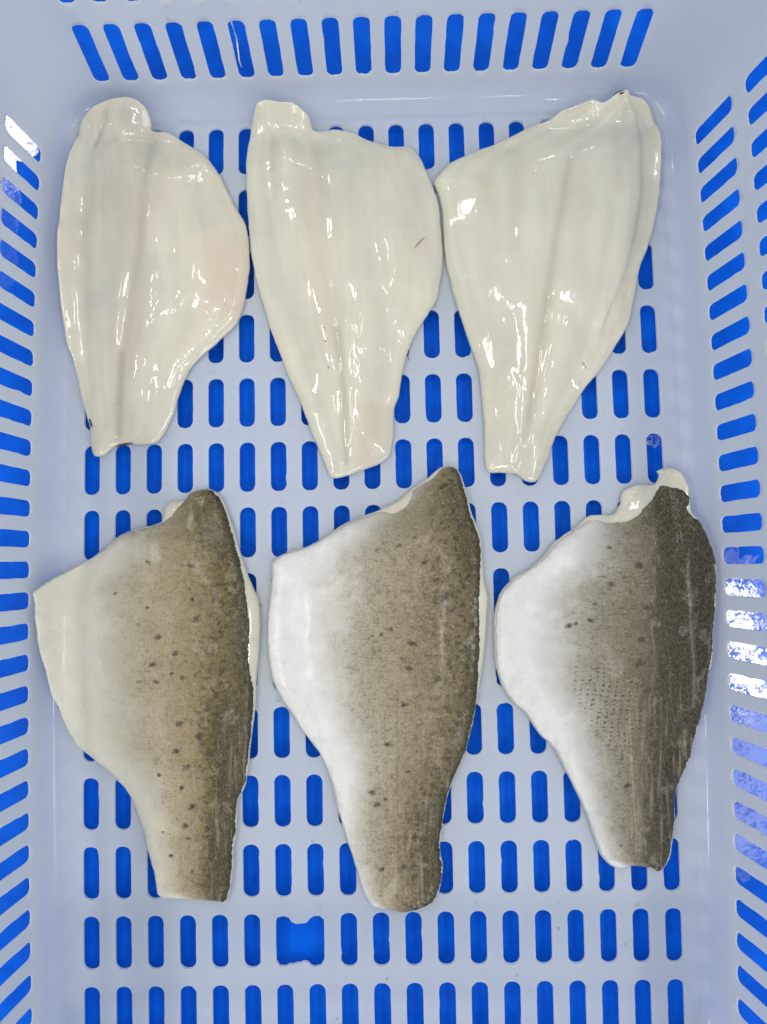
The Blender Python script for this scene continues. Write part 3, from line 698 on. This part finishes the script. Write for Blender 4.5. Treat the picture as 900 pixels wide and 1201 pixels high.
O4 = [(222.9, 577), (241.6, 572.4), (254, 577), (263.3, 591), (272.7, 616), (278.9, 637.8), (285, 659.6), (294.4, 684.4), (302.2, 703), (304.7, 728), (303.8, 759), (301.3, 784), (299, 828.7), (294.4, 872.2), (288.2, 918.9), (278.9, 940.7), (277.3, 971.8), (274.2, 996.7), (272.7, 1024.7), (269.6, 1046.4), (263.3, 1059.5), (244.7, 1058), (216.7, 1055.8), (194.9, 1055.8), (184, 1049.6), (179.3, 1024.7), (171.6, 996.7), (165.3, 968.7), (154.4, 940.7), (145, 925), (126.4, 904.9), (107.8, 891), (89, 875.3), (73.6, 847.3), (64.2, 825.6), (58, 815), (50.2, 784), (44, 759), (39.3, 728), (37.8, 704), (36.4, 695.3), (48.7, 686), (67.3, 675), (98.4, 658), (120.2, 644), (137.3, 628.4), (154.4, 622.2), (176.2, 616), (188.7, 611.3), (191.8, 597.3), (199.6, 588.6), (216.7, 586.4)]
K4 = [(223.5, 578.5), (241.6, 573.4), (253.2, 578.5), (262, 592), (270, 616), (276, 637.8), (281, 656), (287, 680), (290.5, 703), (293.5, 728), (293.5, 745), (293, 762), (293.5, 784), (297.5, 806), (297.5, 828.7), (293.2, 872.2), (287, 918), (277.9, 940), (276.3, 971), (273, 996), (271.5, 1024), (268.6, 1046), (262.5, 1058.3), (244.7, 1056.8), (216.7, 1054.6), (196, 1054.5), (185.4, 1049), (180.8, 1024.7), (173.2, 996), (167, 968), (156, 940), (146.6, 924), (128, 903.5), (109, 889.5), (90.4, 874), (75.2, 846.5), (66, 825), (60, 814), (52, 784), (46, 759), (41.6, 728), (40, 704), (40, 696.5), (50, 687.6), (68, 676.5), (99, 659.6), (121, 645.6), (138, 630), (155, 623.8), (177, 617.6), (189, 614), (203, 606), (213, 592)]
O5 = [(502, 560), (517.8, 547.8), (531.8, 546.2), (541, 555.6), (549, 580.4), (555, 605.3), (562.9, 624), (566, 645.8), (568.2, 677), (572.2, 695.6), (571.3, 726.7), (569, 757.8), (566, 785.8), (559.8, 826), (553.6, 857.3), (545.8, 885.3), (534.9, 910), (525.6, 935), (521.5, 957), (517.2, 988), (517.6, 1003.6), (520.3, 1016), (517.8, 1037.8), (510, 1058), (492.9, 1067.3), (474.2, 1072), (455.6, 1068.9), (436.9, 1064.2), (426, 1047), (415, 1012.9), (407.3, 988), (396.4, 950.7), (387, 913.3), (374.7, 885.3), (356, 860.4), (340.4, 835.6), (329.6, 820), (318.7, 795), (314, 764), (312.4, 732.9), (315.6, 701.8), (318.7, 676.9), (319.3, 658.2), (334.2, 648.9), (362.2, 639.6), (384, 627), (402.7, 614.7), (424.4, 605.3), (449.3, 596), (468, 586.7), (483.6, 572.7)]
K5 = [(507, 562), (519, 549.6), (531.5, 547.4), (539, 556.5), (546, 579), (552.5, 605), (560.5, 625), (564, 645.8), (563, 675), (561.5, 714), (562.5, 752), (561, 785), (558.6, 826), (552.4, 857), (544.6, 885), (533.7, 909.5), (524.4, 934.6), (520.3, 957), (515.9, 988), (516.4, 1003.6), (519, 1016), (516.6, 1037.4), (509, 1057), (492.5, 1066), (474.2, 1070.8), (455.8, 1067.7), (437.6, 1063), (427.2, 1046.6), (416.2, 1012.6), (408.6, 987.6), (397.8, 950), (388.4, 912.6), (376, 884.6), (357.4, 859.6), (341.8, 834.8), (331.2, 819), (320.6, 794.4), (316, 764), (314.4, 732.9), (317.6, 702), (320.6, 677), (321.4, 660), (335, 650.8), (363, 641.4), (385, 628.8), (404, 616.4), (426, 607), (446, 601), (463, 603), (478, 593), (487, 574)]
O6 = [(728.7, 590), (729.5, 581), (734.9, 572.7), (750.4, 568), (769, 566.4), (773.8, 557), (771.6, 551.8), (784.7, 547.8), (800.2, 554), (808, 568), (811, 585), (812.7, 600.7), (822, 610), (831.3, 627), (839, 648.9), (841.6, 673.8), (840.7, 708), (838.2, 739), (837, 770), (832.9, 789.3), (830.7, 811), (825, 836), (817.3, 864), (809.6, 892), (798.7, 916.9), (794, 932.4), (793.4, 960.4), (791, 985.3), (786.2, 1010.2), (773.8, 1024.2), (762.9, 1019.6), (744.2, 1017.4), (722.4, 1019), (706.9, 1005.6), (697.6, 982.2), (688.2, 957.3), (678.9, 935.6), (663.3, 904.4), (650.9, 879.6), (632.2, 860.9), (616.7, 837.6), (601, 823.6), (588.7, 803.3), (582.4, 783), (580.9, 764), (580.3, 733), (581.8, 714.2), (587, 695.6), (601, 680), (619.8, 667.6), (638.4, 652), (654, 633.3), (675.8, 617.8), (691.3, 605.3), (703.8, 603), (720, 602.2)]
K6 = [(774, 570), (785, 572), (797, 574), (809, 583), (808, 592), (805, 597), (814, 607), (820.5, 611.5), (830, 627.5), (837.8, 649), (840.4, 673.8), (839.5, 708), (837, 739), (835.8, 770), (831.7, 789), (829.5, 810.7), (823.8, 835.6), (816.1, 863.6), (808.4, 891.6), (797.5, 916.4), (792.8, 932.2), (791.5, 960.2), (788, 985), (783, 1009), (773, 1022.4), (763, 1018.2), (744.2, 1016), (722.8, 1017.6), (708, 1005), (698.8, 981.8), (689.4, 956.8), (680.2, 935), (664.6, 903.8), (652.2, 879), (633.4, 860.2), (618, 836.8), (602.2, 822.8), (590, 802.6), (584, 783), (582.6, 764), (582, 733), (583.6, 715), (588.6, 697), (602, 682), (621, 669.4), (639.6, 654), (655.4, 635.4), (677, 620), (693, 610.5), (711, 613.5), (732, 612.5), (745, 606), (755, 594), (764, 586)]

# --- flesh side up
G1 = 'fish fillets laid flesh side up in the far row'
f1 = Fillet(O1, .0128, .0042, 1.3, relief=[
    ([(146, 130), (150, 200), (150, 270), (146, 340)], 26, 1.5), ([(178, 150), (172, 205), (163, 290), (153, 345), (143, 410), (138, 470), (134, 522)], 6, -1.3),
    ([(188, 210), (186, 290), (180, 350), (165, 420), (158, 490)], 15, 1.2), ([(203, 185), (203, 260), (208, 330)], 14, -1.6), ([(250, 230), (262, 300), (262, 350)], 20, -.9),
    ([(122, 125), (116, 150), (110, 170)], 4, -.9), ([(285, 280), (282, 340), (255, 390), (215, 430)], 9, 1.0), ([(95, 200), (92, 300), (105, 420)], 20, .7)], tailthin=.62)
r1 = root(O1, 'cream fillet flesh side up with rounded shoulder lobe and pinkish belly, beside the left wall', G1)
fillet_flesh(f1, mat_flesh(2.1, .01), r1, blood=[([(262, 300), (268, 345)], 26, .42), ([(170, 240), (160, 330), (150, 420)], 18, .20), ([(95, 300)], 40, .12)],
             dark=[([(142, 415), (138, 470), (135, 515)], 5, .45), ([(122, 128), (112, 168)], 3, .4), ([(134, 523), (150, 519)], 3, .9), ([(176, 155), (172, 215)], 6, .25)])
scrap(f1, r1, (132, 522.5), (152, 518.5), .0006, 'skin_fragment'); scrap(f1, r1, (101, 490), (104, 500), .0007, 'skin_fragment')
f2 = Fillet(O2, .0128, .0042, 4.7, relief=[
    ([(330, 140), (335, 210), (350, 300), (375, 400), (392, 480)], 26, 1.4), ([(366, 148), (378, 215), (383, 290), (393, 370), (401, 440), (405, 550)], 6, -1.3),
    ([(398, 210), (415, 300), (428, 400), (436, 520)], 15, 1.3), ([(412, 190), (438, 290), (450, 350), (455, 390)], 12, -1.5), ([(318, 160), (320, 230)], 5, -.6),
    ([(395, 158), (480, 178)], 8, .8), ([(505, 220), (512, 280), (508, 330)], 10, .8)], tailthin=.70)
r2 = root(O2, 'ivory fillet flesh side up with squared head end, between two other flesh side up fillets', G1)
fillet_flesh(f2, mat_flesh(5.4), r2, blood=[([(360, 200), (372, 300), (385, 400)], 14, .22), ([(440, 480), (430, 530)], 16, .3), ([(490, 290)], 14, .2)],
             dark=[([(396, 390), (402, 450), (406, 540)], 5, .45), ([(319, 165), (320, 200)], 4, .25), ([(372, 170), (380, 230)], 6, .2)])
scrap(f2, r2, (487, 292), (499, 278), .00028, 'scratch', mat_simple('scratch_brown', (.25, .13, .05), .4))
for a, b in (((381, 401), (383, 404)), ((379.5, 386), (381, 388)), ((385, 432), (386.5, 434)), ((373, 360), (374.5, 363)), ((478, 414), (479.5, 420))): scrap(f2, r2, a, b, .00026, 'brown_speck', bpy.data.materials['scratch_brown'], .0001)
f3 = Fillet(O3, .0128, .0042, 8.2, relief=[
    ([(672, 170), (658, 250), (645, 330), (632, 420), (622, 500), (612, 552)], 6, -1.3), ([(695, 160), (690, 260), (670, 350), (650, 430), (632, 520)], 15, 1.2),
    ([(640, 170), (628, 260), (615, 350), (605, 450), (598, 530)], 20, 1.4), ([(603, 175), (600, 250), (598, 310)], 12, -1.3), ([(722, 150), (724, 230), (708, 320), (690, 400)], 8, -1.0),
    ([(545, 205), (560, 190)], 12, .8), ([(560, 330), (572, 430)], 16, .8)], steps=[([(738, 98), (747, 130), (752, 170), (752, 220), (746, 265), (735, 310), (720, 350)], 1, 3.0, 4, 40)], tailthin=.72)
r3 = root(O3, 'widest flesh side up fillet with a stepped right flap and small dark skin tip', G1)
fillet_flesh(f3, mat_flesh(9.9, -.01), r3, blood=[([(640, 350), (625, 450)], 12, .15), ([(735, 330), (715, 400)], 16, .12)],
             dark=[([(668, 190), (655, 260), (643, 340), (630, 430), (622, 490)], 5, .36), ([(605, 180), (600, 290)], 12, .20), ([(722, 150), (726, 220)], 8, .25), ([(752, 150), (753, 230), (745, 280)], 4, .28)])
scrap(f3, r3, (724, 104), (739, 101), .0013, 'skin', raise_=-.0008)
scrap(f3, r3, (683, 424), (689, 432), .0002, 'bone_sliver')

# --- skin side up
G2 = 'fish fillets laid skin side up in the near row'
f4 = Fillet(O4, .0125, .0050, 12.4, relief=[([(250, 600), (262, 700), (262, 800), (245, 920)], 30, 1.0), ([(110, 690), (120, 780)], 40, .5)], tailthin=.60)
r4 = root(O4, 'palest skin side up fillet, cream belly and olive flecks, its corner against the left wall', G2)
S4 = [(228, 703, 3.4), (231.6, 725, 5), (187, 746.7, 4.5), (207, 766, 4.5), (181.5, 779, 4.5), (174.7, 712, 2.5), (226.6, 664, 4), (174.7, 660, 3.4), (137, 696, 2.2), (260, 740, 4.2), (252, 748, 4), (266, 639, 3.5), (215.7, 794, 3.4), (184, 799.6, 3.4), (260, 802, 3.6), (203, 789, 2.4),
      (211, 848, 5), (208, 880, 4.5), (218.8, 900, 5.4), (213.5, 923.5, 3.6), (187, 909, 3.2), (224.4, 947, 4.8), (217, 969, 4.2), (242.5, 973, 4.4), (245, 831, 3.6), (235, 863, 5.5), (220, 984, 3), (223.5, 1024.7, 3), (244.7, 1009, 3.6), (243, 1029, 3.6), (199, 1006, 3.4), (190, 978, 2.4)]
S5 = [(457, 737.5, 4.2), (483.5, 754, 4.6), (513, 679, 3.4), (474, 826, 4.6), (480, 782.7, 4.6), (513, 795.7, 5.2), (455.5, 873, 4.6), (447, 744, 3), (437, 745, 3), (519, 571, 5), (499, 988, 4), (490, 969, 3.4), (436, 930, 4.4), (442, 945, 4), (452, 938, 3), (478, 905, 3), (447, 1022, 4.2), (475, 1018, 4), (500, 1012, 3.4), (520, 704, 4.5), (508, 860, 4), (468, 640, 3.5), (498, 660, 4)]
S6 = [(715, 685, 5.2), (747, 663, 6), (775, 624.6, 4.5), (781.5, 692, 4.5), (756.7, 712.7, 4), (696.6, 708, 3.6), (690.7, 727, 3.4), (750, 750, 5.2), (749, 777, 5.6), (792.4, 720, 4), (789, 759, 5), (791, 781, 5), (773.8, 642.7, 3.8), (792, 642, 3.4), (809.6, 633, 3.8), (714.7, 642, 3.4), (666, 733, 4.2), (674, 731, 3.6), (756.7, 809.6, 5.4), (736.4, 921.5, 4.4), (763, 938.7, 4.8), (766, 872, 5.2), (819, 817, 5), (800, 898, 6), (788, 917, 6), (770, 668, 3)]
FL4 = mat_flesh(14.2); fillet_flesh(f4, FL4, r4, blood=[([(200, 597)], 20, .3)])
fillet_skin(f4, K4, mat_skin(1.7, [(0, (.66, .635, .55)), (.24, (.61, .58, .485)), (.36, (.51, .455, .345)), (.50, (.375, .312, .20)), (.70, (.285, .222, .115)), (.86, (.140, .106, .032)), (1, (.062, .047, .013))], .40, (175, .22), .22, tail=.16, wet=.65, tip=(.17, .75, (.11, .09, .035))), r4, 31, S4, None, [([(262, 840), (266, 900), (265, 950), (265, 1000), (267, 1042)], 22, .75), ([(285, 690), (292, 760), (293, 820)], 12, .7), ([(235, 590), (250, 620)], 18, .5)])
f5 = Fillet(O5, .0125, .0050, 17.9, relief=[([(520, 590), (520, 700), (510, 820), (480, 940)], 34, 1.0), ([(466, 850), (467, 930), (467, 1050)], 4, -.4)], tailthin=.66)
r5 = root(O5, 'speckled tan skin side up fillet with white belly, between two other skin side up fillets', G2)
fillet_flesh(f5, mat_flesh(19.3), r5, blood=[([(470, 595), (490, 575)], 10, .3)])
fillet_skin(f5, K5, mat_skin(6.3, [(0, (.72, .715, .70)), (.17, (.75, .74, .725)), (.43, (.39, .35, .262)), (.64, (.29, .24, .15)), (.85, (.18, .14, .07)), (1, (.07, .055, .018))], .62, (190, .16), .40, line=(.10, .085, .05), tail=.24, wet=.62, tip=(.22, .5, (.11, .09, .04))), r5, 47, S5, [(467, 800), (465.5, 850), (466, 930), (467.5, 1000), (467, 1062)], [([(520, 565), (548, 620), (560, 660)], 16, .45), ([(560, 740), (556, 830)], 9, .6), ([(515, 985), (513, 1045)], 12, .7), ([(520, 700)], 20, .3)])
f6 = Fillet(O6, .0130, .0050, 23.5, relief=[([(790, 620), (795, 720), (775, 840), (755, 960)], 34, 1.0), ([(742, 880), (748, 1000)], 4, -.4)], tailthin=.66)
r6 = root(O6, 'darkest brown skin side up fillet with rows of small dots, beside the right wall', G2)
fillet_flesh(f6, mat_flesh(27.7), r6)
fillet_skin(f6, K6, mat_skin(11.9, [(0, (.735, .725, .71)), (.16, (.715, .71, .70)), (.40, (.33, .31, .262)), (.56, (.205, .178, .12)), (.74, (.085, .069, .036)), (1, (.028, .024, .010))], .50, (130, .22), .75, rows=True, line=(.42, .39, .31), tail=.14, wet=.62, tip=(.25, .45, (.06, .052, .026))), r6, 59, S6, [(738, 830), (741, 880), (745, 940), (750, 1005)], [([(785, 590), (822, 650), (832, 720), (832, 780)], 26, .6), ([(797, 900), (790, 930)], 12, .8)])
scrap(None, crate, (391, 147), (398, 149.5), .0006, 'skin_fragment')

# wet glint across one back wall slot, modelled as a thin white tube
pts = []
for px, py in ((270.7, 24), (273, 30), (275, 36.7), (277.4, 44), (278.3, 50), (279, 57), (280, 63.3), (280.4, 69), (281.7, 74), (283.7, 78.5)):
    z = .04
    for _ in range(40):
        P = unproj(px, py, z); z += .5 * ((P[1] - WALLY - .0005) / .235 - z) if abs((P[1] - WALLY) / .235 - z) < .2 else 0
        z = min(max(z, .015), .06)
    P = unproj(px, py, z); pts.append(P)
vs, fs = [], []
for i, P in enumerate(pts):
    r = .00042 * (.5 + .5 * math.sin(.5 + 2.2 * i / 9)) + .00012 * (i % 3 == 1)
    for k in range(6): vs.append((P[0] + r * math.cos(k * math.pi / 3), P[1] + r * math.sin(k * math.pi / 3), P[2] + .3 * r * math.sin(k * math.pi / 3)))
    if i: fs += [((i - 1) * 6 + k, (i - 1) * 6 + (k + 1) % 6, i * 6 + (k + 1) % 6, i * 6 + k) for k in range(6)]
fs += [tuple(range(5, -1, -1)), tuple(54 + k for k in range(6))]
me = bpy.data.meshes.new('glint'); me.from_pydata(vs, [], fs); me.update(); me.polygons.foreach_set('use_smooth', [True] * len(me.polygons))
thing(link('glint', me, mat_simple('glint_white', (.80, .84, .86), .2, Coat_Weight=1.0)), 'thin white glint across a blue-backed slot in the back wall, modelled as a tube', 'glint')

# ------------------------------------------------------------------ water beads left on the plastic
bm = bmesh.new()
def bead(P, n, r):
    n = Vector(n).normalized(); q = n.to_track_quat('Z', 'Y').to_matrix().to_4x4()
    sx, sy, sz = r * random.uniform(.8, 1.3), r * random.uniform(.8, 1.3), r * random.uniform(.45, .7)
    bmesh.ops.create_icosphere(bm, subdivisions=2, radius=1, matrix=Matrix.Translation(Vector(P)) @ q @ Matrix.Diagonal((sx, sy, sz, 1)))
outl = [f.P for f in (f1, f2, f3, f4, f5, f6)]
def free(x, y):
    Q = np.array([[x, y]]); return not any(inside_mask(Q, P)[0] for P in outl)
for k, cyy in enumerate(rows_y):
    for c in range(19):
        if random.random() < .30:
            x = (c - 9) * PX + random.uniform(-.003, .003); y = cyy + .0175 + random.uniform(-.001, .003)
            if free(x, y): bead(bow((x, y, 0)), (0, 0, 1), random.uniform(.0003, .0007))
for _ in range(60):
    x = (random.randrange(18) - 8.5) * PX + random.uniform(-.002, .002); y = random.uniform(-.265, .27)
    if free(x, y): bead(bow((x, y, 0)), (0, 0, 1), random.uniform(.0003, .0008))
for k, sg in enumerate(SEG):
    if sg[0] != 'S': continue
    cb, a, n, h, L = side_samples(sg[1])
    for c in range(n):
        for vv_ in (zz(.0165), zz(.0580), zz(.0655)):
            if random.random() < .55:
                P, ta, tb, nm = frame(S_wall, START[k] + a + (c + .5) * h + random.uniform(-.003, .003), vv_ + random.uniform(-.001, .0005))
                bead(P, -nm, random.uniform(.0003, .0007))
for _ in range(26):                                # a little froth in one slot near the right wall
    an = random.uniform(0, 6.28); rr_ = random.random() ** .5
    bead(bow((9 * PX + .0042 * rr_ * math.cos(an), rows_y[5] + .0105 + .0034 * rr_ * math.sin(an), -.0012)), (0, 0, 1), random.uniform(.0004, .0010))
me = bpy.data.meshes.new('water_droplets'); bm.to_mesh(me); bm.free(); me.polygons.foreach_set('use_smooth', [True] * len(me.polygons))
wd = link('water_droplets', me, WATER); wd['kind'] = 'stuff'; wd['label'] = 'tiny clear water droplets left on the crate plastic'

# loose scales and crumbs of flesh on the crate floor
bm = bmesh.new()
for _ in range(70):
    x = (random.randrange(18) - 8.5) * PX + random.uniform(-.0035, .0035); y = random.uniform(-.262, .272)
    if not free(x, y): continue
    P = bow((x, y, .00012)); r = random.uniform(.00035, .0009)
    vs = [bm.verts.new((P[0] + r * random.uniform(.6, 1.2) * math.cos(t), P[1] + r * random.uniform(.5, 1.1) * math.sin(t), P[2] + random.uniform(.0001, .0004))) for t in [k * math.pi / 4 for k in range(8)]]
    lo = [bm.verts.new((v.co.x, v.co.y, P[2] - .0002)) for v in vs]
    bm.faces.new(vs)
    for k in range(8): bm.faces.new((lo[k], lo[(k + 1) % 8], vs[(k + 1) % 8], vs[k]))
me = bpy.data.meshes.new('crumbs'); bm.to_mesh(me); bm.free()
cr = link('crumbs', me, mat_simple('pale_crumb', (.62, .60, .54), .3, Coat_Weight=1.0)); cr['kind'] = 'stuff'; cr['label'] = 'tiny pale scales and crumbs of flesh scattered on the crate floor'
